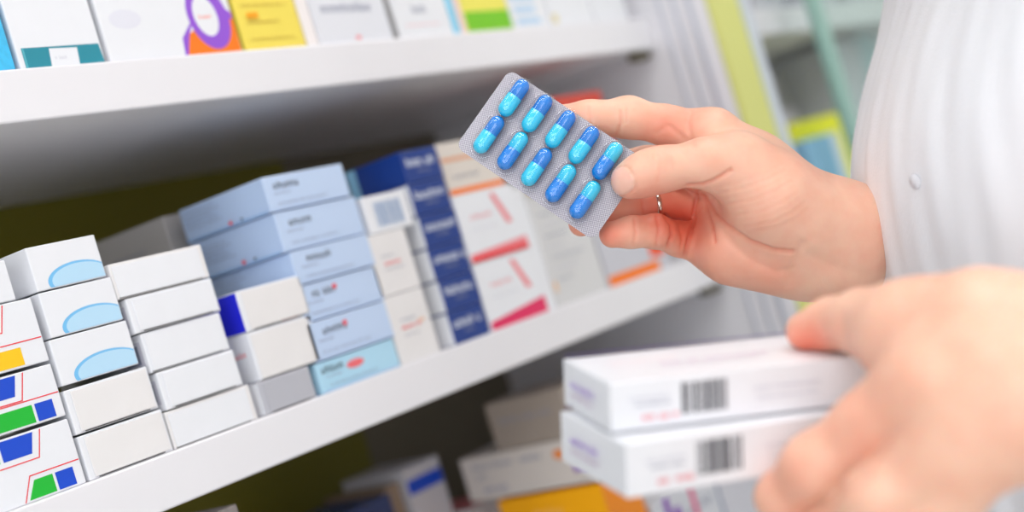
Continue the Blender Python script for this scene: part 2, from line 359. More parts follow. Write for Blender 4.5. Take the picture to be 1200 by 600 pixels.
# column 6 : navy boxes
nm = ['bottom', 'second from bottom', 'third from bottom', 'third from top', 'second from top', 'topmost']
for i in range(6):
    z0 = ZB+.0238*i; c = Carton(.0415, .055, .0234, [NV], {'left': NV if i == 5 else WH})
    c.text('front', .004, .0115, .032, .0064, WHT, 70+i); c.text('front', .014, .0068, .013, .0022, GRY, 80+i)
    if i == 5: c.rect('left', .0005, .010, .0006, .0228, mat('cyan_pale', (150, 205, 235), .5))
    put(c, 'medicine_box', .7785+(.001 if i % 2 else 0), Dy, z0, 'navy blue box with white lettering, %s of the navy stack' % nm[i], 'navy blue boxes')
# column 7 : red and white boxes, orange striped box
for i, (z0, z1) in enumerate(((ZB, .0020), (.0024, .0543))):
    h = z1-z0-.0003; c = Carton(.0755, .06, h, [WH]);
    c.poly('front', [(.001, .0008), (.0745, .0008), (.0745, .013 if i == 0 else .010), (.001, .0065)], CRM if i == 0 else PNK)
    c.rect('front', .001, .0745, .0005, .004, CRM if i == 0 else RED)
    c.text('front', .014, h*.62, .026, .0030, PNK, 5+i)
    c.poly('front', [(.044, h*.92), (.050, h*.92), (.063, h*.45), (.056, h*.45)], PNK)
    c.text('front', .012, h*.45, .03, .0014, LGY, 9+i)
    put(c, 'medicine_box', .8225, Dy, z0, ('white box with crimson base, standing on the shelf right of the navy stack' if i == 0 else 'white box with pink swoosh, resting on the crimson based box'), 'white boxes with crimson print')
c = Carton(.0700, .06, .040, [mat('cream_card', (222, 214, 206), .5)]); c.rect('front', .001, .069, .0005, .0045, ORG); c.rect('front', .001, .069, .0255, .0285, mat('faded_orange', (226, 160, 120), .5)); c.text('front', .01, .012, .03, .003, GRY, 8)
put(c, 'medicine_box', .8265, Dy+.004, .0546, 'cream box with an orange stripe on top of the crimson print boxes')
c = Carton(.0115, .07, .098, [WH]); put(c, 'medicine_box', .8990, Dy+.001, ZB, 'narrow white box standing upright between the crimson and the wide grey box')
# column 8 : wide pale grey box with rows of text
c = Carton(.0750, .07, .104, [mat('pale_grey_green_card', (216, 216, 218), .5)])
for q in range(9): c.text('front', .008, .090-q*.0088, .046-.012*((q*7) % 3), .0020, LGY if q % 2 else GRY, 120+q)
c.rect('front', .002, .020, .091, .102, YEL); c.rect('front', .001, .003, .012, .02, ORA)
put(c, 'medicine_box', .9110, Dy, ZB, 'wide pale grey box with rows of faint text behind the blister pack')
c = Carton(.0760, .06, .088, [mat('red_card', (206, 70, 54), .45)]); put(c, 'medicine_box', .9850, Dy+.065, .0395-.0885+.0751, 'red box seen just above the index finger') if False else None
c = Carton(.105, .06, .075, [GR]); c.poly('front', [(.001, .0005), (.085, .0005), (.085, .009), (.001, .009)], ORG); c.rect('front', .075, .100, .012, .030, mat('deep_orange', (240, 88, 40), .5)); c.text('front', .015, .05, .05, .004, GRY, 33)
put(c, 'medicine_box', .9895, Dy, ZB, 'pale grey box with an orange base strip at the right end of shelf')
c = Carton(.078, .06, .0895, [mat('red_card', (206, 70, 54), .45)]); put(c, 'medicine_box', .9920, Dy+.004, .0263, 'red box standing on the grey box, seen above the index finger')
# ---------------------------------------------------------------- cartons on the top shelf
ZT = .1755
def tall(x0, x1, h, m, lab, draw=None, d=.07, left=None, y=Dy, group=None, name='medicine_box'):
    c = Carton(x1-x0, d, h, [m], {'left': left} if left else None, bev=.0008)
    if draw: draw(c)
    return put(c, name, x0, y, ZT, lab, group)
P = lambda pts, x0: fpx(pts, x0, ZT)
tall(.405, .4893, .125, SKY, 'mottled sky blue box at the far left of the top shelf')
def d1(c):
    x0 = .4925
    c.poly('front', P([(31, 81), (124, 75.5), (115, 51), (24, 57)], x0), TQ)
    c.poly('front', P([(62, 81), (95, 79), (90, 55.5), (57, 57)], x0), WH); c.text('front', .024, .004, .008, .002, LGY, 3)
    c.poly('front', P([(31.5, 81), (34, 80.5), (27, 57), (25, 57.5)], x0), mat('light_petrol', (90, 180, 196), .4))
tall(.4925, .5505, .125, WH, 'white box with petrol teal base and white square, on the top shelf', d1, left=WH)
def d2(c):
    x0 = .5545
    c.poly('front', ell(.019, .025, .012, .006, 30), mat('faint_lilac', (226, 227, 238), .5))
    c.poly('front', P([(219, 69), (284, 62), (271, 14), (245, 20), (222, 40)], x0), ORG)
    c.poly('front', P([(214, 45), (219, 69), (222.5, 68), (222, 42), (226, 20)], x0), PUR)
    c.poly('front', P([(257, 6), (270, 15), (272, 22), (259, 25)], x0), PUR)
    cc = P([(244, 20)], x0)[0]; c.poly('front', ell(cc[0], cc[1], .0168, .0212, 40, rot=.18), PUR)
    cc = P([(241, 20)], x0)[0]; c.poly('front', ell(cc[0], cc[1]+.0006, .0098, .0132, 40, rot=.12), WH)
    c.text('front', cc[0]-.006, cc[1]-.001, .0115, .0026, mat('coral_print', (244, 130, 110), .5), 8)
tall(.5545, .6600, .125, WH, 'white box with a purple ring and orange corner on the top shelf', d2)
def d3(c):
    for q in range(5): c.text('front', .006, .006+q*.0115, .040-.01*(q % 2), .0022, YP, 140+q)
    c.rect('front', .008, .018, .021, .025, ORA)
tall(.6640, .7200, .12, YC, 'yellow box with lines of text on the top shelf', d3)
tall(.7215, .7325, .13, mat('pinkish_white', (244, 238, 238), .5), 'slim white box standing between the yellow and the grey lettered box')
def d4(c): c.text('front', .010, .022, .050, .0065, GRY, 151); c.poly('front', ell(.040, .003, .003, .0015, 12), PNK)
tall(.7340, .8120, .12, mat('cool_white', (228, 230, 238), .5), 'white box with large grey lettering on the top shelf', d4)
tall(.8135, .8180, .10, mat('gap_grey', (150, 150, 152), .6), 'thin grey strip standing in for the dark gap between two white boxes', name='gap_strip')  # grey strip put in for the dark line of the gap
def d5(c): c.text('front', .022, .018, .012, .006, GRY, 161); c.rect('front', .01, .05, .0085, .0095, LPK)
tall(.8200, .8845, .13, WH, 'white box with a small grey mark left of the cyan strip', d5)
tall(.8860, .8935, .12, mat('cyan_strip', (140, 214, 244), .45), 'slim cyan box on the top shelf', None)
tall(.8950, .9020, .12, mat('salmon_white', (246, 218, 212), .5), 'slim pale pink box left of the yellow and green box', None)
def d6(c): c.rect('front', .0006, c.w-.0006, .0008, .0165, LIM)
tall(.9030, .9640, .12, PYL, 'yellow box with a lime green base on the top shelf', d6)
def d7(c):
    for q in range(5): c.rect('front', .006, .040-.004*(q % 2), .003+q*.010, .0085+q*.010, mat('baby_blue_print', (186, 214, 240), .5))
tall(.9660, 1.0200, .12, WH, 'white box with pale blue bars on the top shelf', d7)
def d8(c): c.rect('front', .001, .010, .002, .010, mat('sand_print', (226, 214, 170), .5)); c.text('front', .02, .03, .03, .004, LGY, 7)
tall(1.0225, 1.0900, .13, WH, 'white box with a faint sand mark near the right end of the top shelf', d8)
tall(1.0925, 1.1500, .11, WH, 'plain white box at the right end of the top shelf')
# ---------------------------------------------------------------- cartons on the shelf below
def low(x0, y0, z0, w, d, h, mats, lab, faces=None, draw=None, rz=0, group=None):
    c = Carton(w, d, h, mats, faces)
    if draw: draw(c)
    return put(c, 'medicine_box', x0, y0, z0, lab, group, rz)
ZL = -.300
def o1(c): c.text('left', .035, c.h-.020, .028, .008, mat('orange_print', (255, 196, 110), .5), 9)
low(.8985, .652, ZL, .050, .105, .1115, [OBD], 'bright orange box on the shelf below, under the held boxes', {'left': OBX, 'top': OBX}, o1)
def o2(c): c.text('left', .012, .0255, .072, .0050, GRY, 19); c.text('left', .014, .0175, .010, .004, GRY, 29); c.text('left', .018, .006, .022, .0045, mat('slate_blue_print', (120, 130, 170), .5), 39); c.poly('left', ell(.102, .026, .006, .004, 16), mat('amber_dot', (236, 140, 70), .5)); c.rect('left', .112, .127, .010, .016, VIO)
low(.8985, .654, -.1860, .052, .130, .0365, [mat('buff_card', (214, 206, 200), .5)], 'buff white box with grey lettering lying on the orange box', None, o2)
low(.9000, .664, -.1490, .058, .078, .0395, [mat('dim_grey_card', (158, 146, 136), .6)], 'dim grey box on top of the buff white box', None, lambda c: c.text('left', .01, .022, .05, .004, GRY, 77))
low(.8985, .790, ZL, .050, .085, .1085, [mat('soft_white_card', (216, 212, 214), .5)], 'white box with a salmon top behind the orange box', {'top': PNK}, lambda c: c.text('left', .02, c.h-.018, .05, .008, mat('slate_blue_print', (120, 130, 170), .5), 17))
def o5(c):
    c.rect('front', .018, .026, .050, .074, VIO); c.rect('front', .030, .040, .036, .062, VIO); c.rect('front', .060, .067, .030, .074, MAG)
    c.text('front', .004, .055, .012, .006, GRY, 5); c.text('front', .046, .05, .012, .005, GRY, 6); c.text('front', .072, .05, .02, .006, GRY, 7)
low(.9560, .652, ZL, .104, .06, .0770, [mat('ice_grey_card', (206, 208, 216), .5)], 'grey white box with violet and magenta marks beneath the held boxes', None, o5)
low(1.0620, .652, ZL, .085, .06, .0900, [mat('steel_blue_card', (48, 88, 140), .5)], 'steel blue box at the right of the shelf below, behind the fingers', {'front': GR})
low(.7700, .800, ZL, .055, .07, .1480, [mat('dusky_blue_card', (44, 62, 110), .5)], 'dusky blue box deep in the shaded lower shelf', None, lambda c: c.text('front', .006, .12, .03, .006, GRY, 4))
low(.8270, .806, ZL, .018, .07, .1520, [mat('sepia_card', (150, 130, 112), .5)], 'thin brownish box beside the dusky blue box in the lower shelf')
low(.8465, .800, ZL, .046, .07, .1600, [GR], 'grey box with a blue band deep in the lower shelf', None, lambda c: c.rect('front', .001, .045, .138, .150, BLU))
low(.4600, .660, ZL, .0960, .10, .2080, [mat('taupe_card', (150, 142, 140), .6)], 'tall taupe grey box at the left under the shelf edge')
# small bottles in the dark at the right of the lower shelf
def bottle(x, y, lab):
    t = empty('medicine_bottle', (x, y, ZL+H+.0001), lab, 'bottle', 'dark bottles on the lower shelf')
    prof = [(0, 0), (.022, 0), (.024, .003), (.024, .10), (.020, .112), (.012, .120), (.012, .128), (0, .128)]
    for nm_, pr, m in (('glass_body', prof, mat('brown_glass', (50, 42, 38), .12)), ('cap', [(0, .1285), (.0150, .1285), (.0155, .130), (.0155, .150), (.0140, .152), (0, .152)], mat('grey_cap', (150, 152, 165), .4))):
        bm = bmesh.new(); rings = []
        for r, z in pr:
            rings.append([bm.verts.new((max(r, .00005)*math.cos(a), max(r, .00005)*math.sin(a), z)) for a in [2*math.pi*k/28 for k in range(28)]])
        for a, b in zip(rings, rings[1:]):
            for k in range(28): bm.faces.new((a[k], a[(k+1) % 28], b[(k+1) % 28], b[k]))
        bm_obj(nm_, bm, [m], t, True)
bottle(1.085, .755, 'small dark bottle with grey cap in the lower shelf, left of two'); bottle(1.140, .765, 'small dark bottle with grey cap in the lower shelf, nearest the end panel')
# ---------------------------------------------------------------- second unit contents
def poly_solid(name, pts, Y, th, m, lab, cat, z_off=0):
    bm = bmesh.new(); W3 = [onY(u_, v_, Y) for u_, v_ in pts]
    a = [bm.verts.new(p) for p in W3]; b = [bm.verts.new((p[0], p[1]+th, p[2])) for p in W3]
    bm.faces.new(a); bm.faces.new(b[::-1])
    for i in range(len(a)): bm.faces.new((a[i], b[i], b[(i+1) % len(a)], a[(i+1) % len(a)]))
    bmesh.ops.recalc_face_normals(bm, faces=bm.faces)
    o = bm_obj(name, bm, [m]); tag(o, lab, cat); return o
YB = mat('acid_yellow', (252, 246, 14), .4)
t = bmesh.new()                                       # acid yellow tray with a rounded top corner
bx0, bz0 = onY(924, 146, .668)[0], ZB
def rounded(x0, x1, z0, z1, r, n=10):
    o = [(x0, z0), (x1, z0)]
    for k in range(n+1):
        a = math.pi/2*k/n; o.append((x1-r+r*math.cos(a), z1-r+r*math.sin(a)))
    o.append((x0, z1)); return o
pr = rounded(0, .155, 0, .099, .030); a = [t.verts.new((x, 0, z)) for x, z in pr]; b = [t.verts.new((x, .05, z)) for x, z in pr]
t.faces.new(a); t.faces.new(b[::-1])
for i in range(len(a)): t.faces.new((a[i], b[i], b[(i+1) % len(a)], a[(i+1) % len(a)]))
bmesh.ops.recalc_face_normals(t, faces=t.faces)
o = bm_obj('yellow_tray', t, [YB]); o.location = (bx0, .668, ZB+H+.0001); tag(o, 'acid yellow tray with rounded corner behind the wrist', 'tray')
c = Carton(.088, .016, .077, [mat('mid_blue_card', (150, 204, 240), .45)], {'left': mat('mid_blue_card', (150, 204, 240), .45)}); c.rect('front', .068, .0915, .001, .076, WH)
put(c, 'medicine_box', 1.432, .6485, ZB, 'blue and white box in front of the acid yellow tray')
for i, (x, w, h, m, la) in enumerate(((1.325, .055, .12, GD, 'grey box next to the lime edged post in the far unit'), (1.69, .07, .185, GR, 'tall grey box behind the glass door'),
                              (1.765, .06, .19, mat('teal_grey_card', (176, 204, 212), .5), 'teal grey box behind the glass door'), (1.83, .09, .18, WH, 'pale box farthest right behind the glass door'))):
    c = Carton(w, .08, h, [m]); c.rect('front', .01, w-.01, .02, .03, PNK if i == 0 else LGY)
    put(c, 'medicine_box', x, .72 if i == 0 else .69, ZB, la)
for i, (x, w, h, m, la) in enumerate(((1.34, .07, .10, mat('red_box', (214, 70, 66), .45), 'red box on the upper shelf of the far unit'), (1.43, .08, .12, GR, 'pale box on the upper shelf of the far unit'), (1.56, .10, .12, GR, 'grey box on the upper shelf behind glass'), (1.70, .12, .10, GR, 'wide pale box on the upper shelf behind glass'))):
    c = Carton(w, .08, h, [m]); c.rect('front', .01, w-.01, .05, .06, WH); put(c, 'medicine_box', x, .66, ZT, la)
c = Carton(.285, .08, .125, [mat('lilac_grey_card', (234, 226, 236), .5)]); c.rect('front', .155, .180, .100, .120, PNK); put(c, 'medicine_box', 1.395, .76, ZB, 'lilac grey box with a pink mark behind the yellow tray')
c = Carton(.24, .07, .040, [mat('stone_card', (222, 216, 206), .5)]); put(c, 'medicine_box', 1.40, .763, ZB+.1254, 'stone grey box lying on the lilac grey box')
# ---------------------------------------------------------------- held cartons
eL = Vector((.7866, -.5838, -.2009)).normalized(); eU = Vector((.0456, -.2695, .9619)); eU = (eU-eL*eU.dot(eL)).normalized(); eB = eU.cross(eL)
def frame(o, yaw=0):
    q = Matrix.Rotation(yaw, 3, eU); l = q @ eL; b = q @ eB
    M = Matrix.Identity(4)
    for i in range(3): M[i][0] = l[i]; M[i][1] = b[i]; M[i][2] = eU[i]; M[i][3] = o[i]
    return M
A1 = Vector(onD(714, 450, .552)); H1 = .0195; H2 = .0212
def held(Ltot, Wd, h, seed):
    c = Carton(Ltot, Wd, h, [WH], {'back': DVI}, bev=.0005)
    c.bars('front', .030, .050, h*.22, h*.86, BLK, seed)
    c.text('front', .008, h*.60, .017, .0014, LGY, seed+1); c.text('front', .010, h*.48, .015, .0012, GRY, seed+2)
    c.text('front', .013, h*.18, .014, .0028, PNK, seed+3)
    c.text('front', .060, h*.55, .03, .0014, LGY, seed+4); c.text('front', .062, h*.35, .026, .0012, LGY, seed+5)
    c.text('left', .012, h*.50, .026, .0030, PUR, seed+6); c.text('left', .012, h*.32, .026, .0018, mat('mauve_print', (190, 150, 190), .5), seed+7)
    c.text('top', .030, Wd*.34, .045, .0035, mat('mauve_print', (190, 150, 190), .5), seed+8)
    c.text('top', .010, Wd*.52, .030, .0022, LPK, seed+9)
    c.rect('top', .0006, Ltot-.0006, Wd-.0022, Wd-.0006, DVI)
    return c
c = held(.1150, .0555, H1, 50)
c.done('medicine_box', None, 'white box with barcode, upper of the two held in the left hand', 'held white boxes', M=frame(A1-eU*H1))
# lower box: its top lies on the plane of the upper box's bottom
pn0 = A1-eU*(H1+.0003); r = Vector(ray(733, 519)); cam = Vector((0, 0, H)); tt = (pn0-cam).dot(eU)/r.dot(eU); A2 = cam+r*tt
c = held(.1080, .0625, H2, 90)
c.done('medicine_box', None, 'white box with barcode, lower of the two held in the left hand', 'held white boxes', M=frame(A2-eU*(H2+.0006), math.radians(4.5)))
# ---------------------------------------------------------------- blister pack
TL, TR, BR, BL = [Vector(onD(*p)) for p in ((595, 79, .7580), (754, 187, .7480), (700, 284, .7450), (536, 174, .7545))]
ex = ((TR-TL)+(BR-BL)).normalized(); ey = ((TL-BL)+(TR-BR)); ey = (ey-ex*ey.dot(ex)).normalized(); ez = ex.cross(ey)
cen = (TL+TR+BR+BL)/4
BW = ((TR-TL).length+(BR-BL).length)/2; BH = ((TL-BL).length+(TR-BR).length)/2
if ez.dot(cen-cam) > 0: ez = -ez
MB = Matrix.Identity(4)
for i in range(3): MB[i][0] = ex[i]; MB[i][1] = ey[i]; MB[i][2] = ez[i]; MB[i][3] = cen[i]
bp = empty('blister_pack', (0, 0, 0), 'silver blister pack of ten blue capsules pinched in the right hand', 'blister pack'); bp.matrix_world = MB
foil = bpy.data.materials.new('knurled_foil'); foil.use_nodes = True; nt = foil.node_tree; b = nt.nodes['Principled BSDF']
b.inputs['Metallic'].default_value = .5; b.inputs['Roughness'].default_value = .38
tc = nt.nodes.new('ShaderNodeTexCoord'); mp = nt.nodes.new('ShaderNodeMapping'); mp.inputs['Rotation'].default_value = (0, 0, math.radians(45)); vo = nt.nodes.new('ShaderNodeTexVoronoi'); vo.inputs['Randomness'].default_value = 0
vo.inputs['Scale'].default_value = 1250; nt.links.new(tc.outputs['Object'], mp.inputs['Vector']); nt.links.new(mp.outputs['Vector'], vo.inputs['Vector'])
rp = nt.nodes.new('ShaderNodeValToRGB'); rp.color_ramp.elements[0].position = .15; rp.color_ramp.elements[0].color = (*srgb((214, 210, 218)), 1); rp.color_ramp.elements[1].position = .55; rp.color_ramp.elements[1].color = (*srgb((120, 116, 128)), 1)
nt.links.new(vo.outputs['Distance'], rp.inputs['Fac']); nt.links.new(rp.outputs['Color'], b.inputs['Base Color'])
bu = nt.nodes.new('ShaderNodeBump'); bu.inputs['Strength'].default_value = .5; bu.inputs['Distance'].default_value = .0003; bu.invert = True
nt.links.new(vo.outputs['Distance'], bu.inputs['Height']); nt.links.new(bu.outputs['Normal'], b.inputs['Normal'])
film = bpy.data.materials.new('clear_film'); film.use_nodes = True; nt = film.node_tree; nt.nodes.clear()
out = nt.nodes.new('ShaderNodeOutputMaterial'); mx = nt.nodes.new('ShaderNodeMixShader'); tr = nt.nodes.new('ShaderNodeBsdfTransparent'); tr.inputs['Color'].default_value = (.98, .985, 1.0, 1)
gs = nt.nodes.new('ShaderNodeBsdfGlossy'); gs.inputs['Roughness'].default_value = .09
lw_ = nt.nodes.new('ShaderNodeLayerWeight'); lw_.inputs['Blend'].default_value = .5; pw = nt.nodes.new('ShaderNodeMath'); pw.operation = 'POWER'; pw.inputs[1].default_value = 4
fr = nt.nodes.new('ShaderNodeMath'); fr.operation = 'MULTIPLY_ADD'; fr.inputs[1].default_value = .6; fr.inputs[2].default_value = .06
nt.links.new(lw_.outputs['Facing'], pw.inputs[0]); nt.links.new(pw.outputs[0], fr.inputs[0])
nt.links.new(fr.outputs[0], mx.inputs[0]); nt.links.new(tr.outputs[0], mx.inputs[1]); nt.links.new(gs.outputs[0], mx.inputs[2]); nt.links.new(mx.outputs[0], out.inputs[0])
def rrect(w, h, r, n=8):
    o = []
    for cx, cy, a0 in ((w/2-r, h/2-r, 0), (-w/2+r, h/2-r, 90), (-w/2+r, -h/2+r, 180), (w/2-r, -h/2+r, 270)):
        for k in range(n+1):
            a = math.radians(a0+90*k/n); o.append((cx+r*math.cos(a), cy+r*math.sin(a)))
    return o
def sheet(name, z0, z1, m, w, h, r):
    bm = bmesh.new(); pr = rrect(w, h, r)
    a = [bm.verts.new((x, y, z0)) for x, y in pr]; b_ = [bm.verts.new((x, y, z1)) for x, y in pr]
    bm.faces.new(a[::-1]); bm.faces.new(b_)
    for i in range(len(a)): bm.faces.new((a[i], a[(i+1) % len(a)], b_[(i+1) % len(a)], b_[i]))
    return bm_obj(name, bm, [m], bp)
sheet('foil_sheet', -.00035, 0, foil, BW, BH, .0045)
cxs = [[(-.5+.130+.1690*i)*BW for i in range(5)], [(-.5+.134+.1735*i)*BW for i in range(5)]]; cys = [(.5-.242)*BH, (.5-.708)*BH]
# blister film: grid sheet raised into ten stadium domes
def dome_h(x, y, cx, cy, L=.0232, R=.0054, hgt=.0070):
    dy = max(abs(y-cy)-(L/2-R), 0); d = math.hypot(x-cx, dy)/R
    if d >= 1: return 0
    return hgt*(1-d**3.2)**.5
def dome(cx, cy):
    L, R, hgt = .0244, .0060, .0094; N = 14; K = 48; bm = bmesh.new(); rings = []
    for j in range(N+1):
        s = 1-(j/N)**1.6 if j < N else 0
        s = math.cos(math.pi/2*j/N)**.7 if j < N else 0.0
        z = hgt*(1-s**3.0)**.5 if s < 1 else 0
        ring = []
        for k in range(K):
            a = 2*math.pi*k/K; px = R*s*math.cos(a); py = R*s*math.sin(a)+(L/2-R)*(1 if math.sin(a) >= 0 else -1)*min(1, abs(math.sin(a))*6)
            ring.append(bm.verts.new((cx+px, cy+py, z+.0002)))
        rings.append(ring)
    for a, b_ in zip(rings, rings[1:]):
        for k in range(K): bm.faces.new((a[k], a[(k+1) % K], b_[(k+1) % K], b_[k]))
    # a moulded rim bead at the foot of the dome
    for rr_, zz in ((1.10, .0006), (1.16, .0002)):
        ring = []
        for k in range(K):
            a = 2*math.pi*k/K; ring.append(bm.verts.new((cx+R*rr_*math.cos(a), cy+R*rr_*math.sin(a)+(L/2-R)*(1 if math.sin(a) >= 0 else -1)*min(1, abs(math.sin(a))*6), zz)))
        prev = rings[0] if rr_ == 1.10 else last
        for k in range(K): bm.faces.new((prev[k], ring[k], ring[(k+1) % K], prev[(k+1) % K]))
        last = ring
    return bm_obj('blister_dome', bm, [film], bp, True)
CAPD = mat('capsule_blue', (8, 138, 236), .18, coat=.5); CAPL = mat('capsule_cyan', (48, 216, 255), .18, coat=.5)
def capsule(cx, cy, top, bot):
    Lc = .0226; Rb, Rc = .0040, .00425; zc = .0046
    def lathe(prof, m, nm_, par):
        bm = bmesh.new(); n = 28; rings = []
        for r, y in prof: rings.append([bm.verts.new((cx+max(r, .00002)*math.cos(a), cy+y, zc+max(r, .00002)*math.sin(a))) for a in [2*math.pi*k/n for k in range(n)]])
        for a, b_ in zip(rings, rings[1:]):
            for k in range(n): bm.faces.new((a[k], b_[k], b_[(k+1) % n], a[(k+1) % n]))
        return bm_obj(nm_, bm, [m], par, True)
    def half(R, y_end, y_mid, sgn):
        pr = [(R*math.cos(t), y_end-sgn*R+sgn*R*math.sin(t)) for t in [math.pi/2*(1-k/10) for k in range(11)]]
        return pr+[(R, y_mid), (R-.00025, y_mid-sgn*.0001)]
    # the half nearer the upper edge of the pack, then the other half
    if bot is CAPL or True:
        big = lathe(half(Rc, -Lc/2, .0008, -1), bot, 'capsule', bp)
        lathe(half(Rb, Lc/2, .0004, 1), top, 'capsule_cap', big)
tops = [[CAPD, CAPD, CAPD, CAPD, CAPL], [CAPD, CAPL, CAPD, CAPL, CAPL]]
for r_ in range(2):
    for i in range(5):
        tp = tops[r_][i]; capsule(cxs[r_][i], cys[r_], tp, CAPL if tp is CAPD else CAPD); dome(cxs[r_][i], cys[r_])
# ---------------------------------------------------------------- distance-field modelling of the body
def seg_d(Pn, a, b, ra, rb):
    ba = b-a; L2 = float(ba@ba)+1e-12
    t = np.clip(((Pn-a)@ba)/L2, 0, 1)
    d = Pn-a-t[:, None]*ba
    return np.sqrt((d*d).sum(1))-(ra+(rb-ra)*t)
def smin(a, b, k):
    h = np.clip(.5+.5*(b-a)/k, 0, 1); return b+(a-b)*h-k*h*(1-h)
def J(u_, v_, d, r): return (np.array(onD(u_, v_, d)), r*d/F)
class Group:
    def __init__(s, k, *chains): s.k = k; s.seg = [(c[i], c[i+1]) for c in chains for i in range(len(c)-1)]
    def __call__(s, P_):
        d = None
        for (a, ra), (b, rb) in s.seg:
            q = seg_d(P_, a, b, ra, rb); d = q if d is None else smin(d, q, s.k)
        return d
def hand_sdf(palm, fingers, kf):
    def f(P_):
        dp = palm(P_); out = None
        for g, k in zip(fingers, kf):
            q = smin(dp, g(P_), k); out = q if out is None else smin(out, q, .0012)
        return out
    return f
def surface_nets(f, lo, hi, h):
    n = np.ceil((hi-lo)/h).astype(int)+1
    S = 6; nc = n//S+2
    gc = np.stack(np.meshgrid(*[lo[i]+h*S*np.arange(nc[i]) for i in range(3)], indexing='ij'), -1).reshape(-1, 3)
    dc = f(gc).reshape(nc); big = np.repeat(np.repeat(np.repeat(dc, S, 0), S, 1), S, 2)[S//2:, S//2:, S//2:]
    big = np.full(n, 1.0); 
    rep = np.repeat(np.repeat(np.repeat(dc, S, 0), S, 1), S, 2)[:n[0], :n[1], :n[2]]
    big = rep.copy(); m = np.abs(rep) < h*S*1.9
    idx = np.argwhere(m); val = np.empty(len(idx))
    for i in range(0, len(idx), 200000): val[i:i+200000] = f(lo+h*idx[i:i+200000])
    big[m] = val; G = big; ins = G < 0
    nx, ny, nz = n
    cid = -np.ones((nx-1, ny-1, nz-1), int)
    cnt = sum(ins[a:nx-1+a, b:ny-1+b, c_:nz-1+c_].astype(int) for a in (0, 1) for b in (0, 1) for c_ in (0, 1))
    act = (cnt > 0) & (cnt < 8); ids = np.argwhere(act); cid[act] = np.arange(len(ids))
    acc = np.zeros((len(ids), 3)); num = np.zeros(len(ids))
    cor = [(a, b, c_) for a in (0, 1) for b in (0, 1) for c_ in (0, 1)]
    for p in cor:
        for ax in range(3):
            if p[ax] == 0:
                q = list(p); q[ax] = 1
                A = G[ids[:, 0]+p[0], ids[:, 1]+p[1], ids[:, 2]+p[2]]; B = G[ids[:, 0]+q[0], ids[:, 1]+q[1], ids[:, 2]+q[2]]
                s = (A < 0) != (B < 0); t = np.where(s, A/np.where(s, A-B, 1), 0)
                pt = np.array(p, float)[None]+0*acc; pt[:, ax] += t
                acc += pt*s[:, None]; num += s
    V = lo+h*(ids+acc/num[:, None]); faces = []
    for ax in range(3):
        o1_, o2_ = (ax+1) % 3, (ax+2) % 3
        sl = [slice(None)]*3; sl2 = [slice(None)]*3; sl[ax] = slice(0, -1); sl2[ax] = slice(1, None)
        A = ins[tuple(sl)]; B = ins[tuple(sl2)]; e = np.argwhere(A != B)
        ok = (e[:, o1_] > 0) & (e[:, o2_] > 0) & (e[:, o1_] < n[o1_]-1) & (e[:, o2_] < n[o2_]-1); e = e[ok]
        sgn = A[e[:, 0], e[:, 1], e[:, 2]]
        def c_at(d1_, d2_):
            k = e.copy(); k[:, o1_] += d1_; k[:, o2_] += d2_; return cid[k[:, 0], k[:, 1], k[:, 2]]
        q = np.stack([c_at(-1, -1), c_at(0, -1), c_at(0, 0), c_at(-1, 0)], 1)
        q = np.where(sgn[:, None], q, q[:, ::-1]); faces.append(q)
    Fq = np.concatenate(faces); Fq = Fq[(Fq >= 0).all(1)]
    return V, Fq
def grad(f, V, e=.0004):
    g = np.stack([f(V+np.eye(3)[i]*e)-f(V-np.eye(3)[i]*e) for i in range(3)], 1)/(2*e); return g
def project(f, V, it=3):
    for _ in range(it):
        g = grad(f, V); V = V-f(V)[:, None]*g/np.maximum((g*g).sum(1), .2)[:, None]
    g = grad(f, V); return V, g/np.linalg.norm(g, axis=1)[:, None]
fwd = np.array([ca, sa, 0]); rgt = np.array([sa, -ca, 0]); upv = np.array([0, 0, 1.]); cam_np = np.array([0, 0, H])
def to_px(V):
    q = V-cam_np; d = q@fwd; h = (q@rgt)*F/d; w = (q@upv)*F/d
    return np.stack([600+h*cr-w*sr, 300-h*sr-w*cr], 1), d
def poly_dist(px, pts):
    out = np.full(len(px), 1e9)
    for a, b in zip(pts, pts[1:]):
        a = np.array(a, float); b = np.array(b, float); ba = b-a; t = np.clip(((px-a)@ba)/(ba@ba), 0, 1)
        out = np.minimum(out, np.linalg.norm(px-a-t[:, None]*ba, axis=1))
    return out
# --- right hand
WR = [J(985, 262, .766, 42), J(1040, 264, .800, 44), J(1150, 268, .900, 46)]
WR2 = [J(985, 301, .768, 41), J(1040, 300, .802, 44), J(1150, 300, .902, 48)]
palm = Group(.014,
    [J(834, 163, .768, 34), J(885, 201, .768, 38), J(960, 256, .765, 43)],
    [J(832, 190, .785, 32), J(900, 235, .775, 42), J(985, 280, .767, 44)],
    [J(840, 232, .798, 29), J(900, 262, .775, 40), J(985, 285, .768, 44)],
    [J(836, 284, .782, 29), J(858, 290, .774, 36), J(905, 297, .768, 37), J(945, 302, .768, 41), J(985, 301, .768, 41)],
    [J(866, 196, .744, 33), J(905, 232, .746, 44), J(940, 258, .755, 42), J(985, 270, .766, 42)],
    WR, WR2)
thumb = Group(.006, [J(735.5, 212, .7385, 19.5), J(748, 207, .7380, 22.5), J(764, 201, .7375, 24.3), J(781, 197, .7370, 23.6), J(824, 191, .738, 27), J(866, 196, .744, 34)])
index = Group(.005, [J(655, 140, .7618, 17), J(690, 139.5, .7632, 20.5), J(737, 137.5, .768, 23.2), J(781, 147, .770, 22.5), J(834, 162, .768, 34)])
middle = Group(.005, [J(668, 205, .778, 16.5), J(705, 199, .785, 19), J(757, 194, .790, 21.5), J(832, 192, .777, 30)])
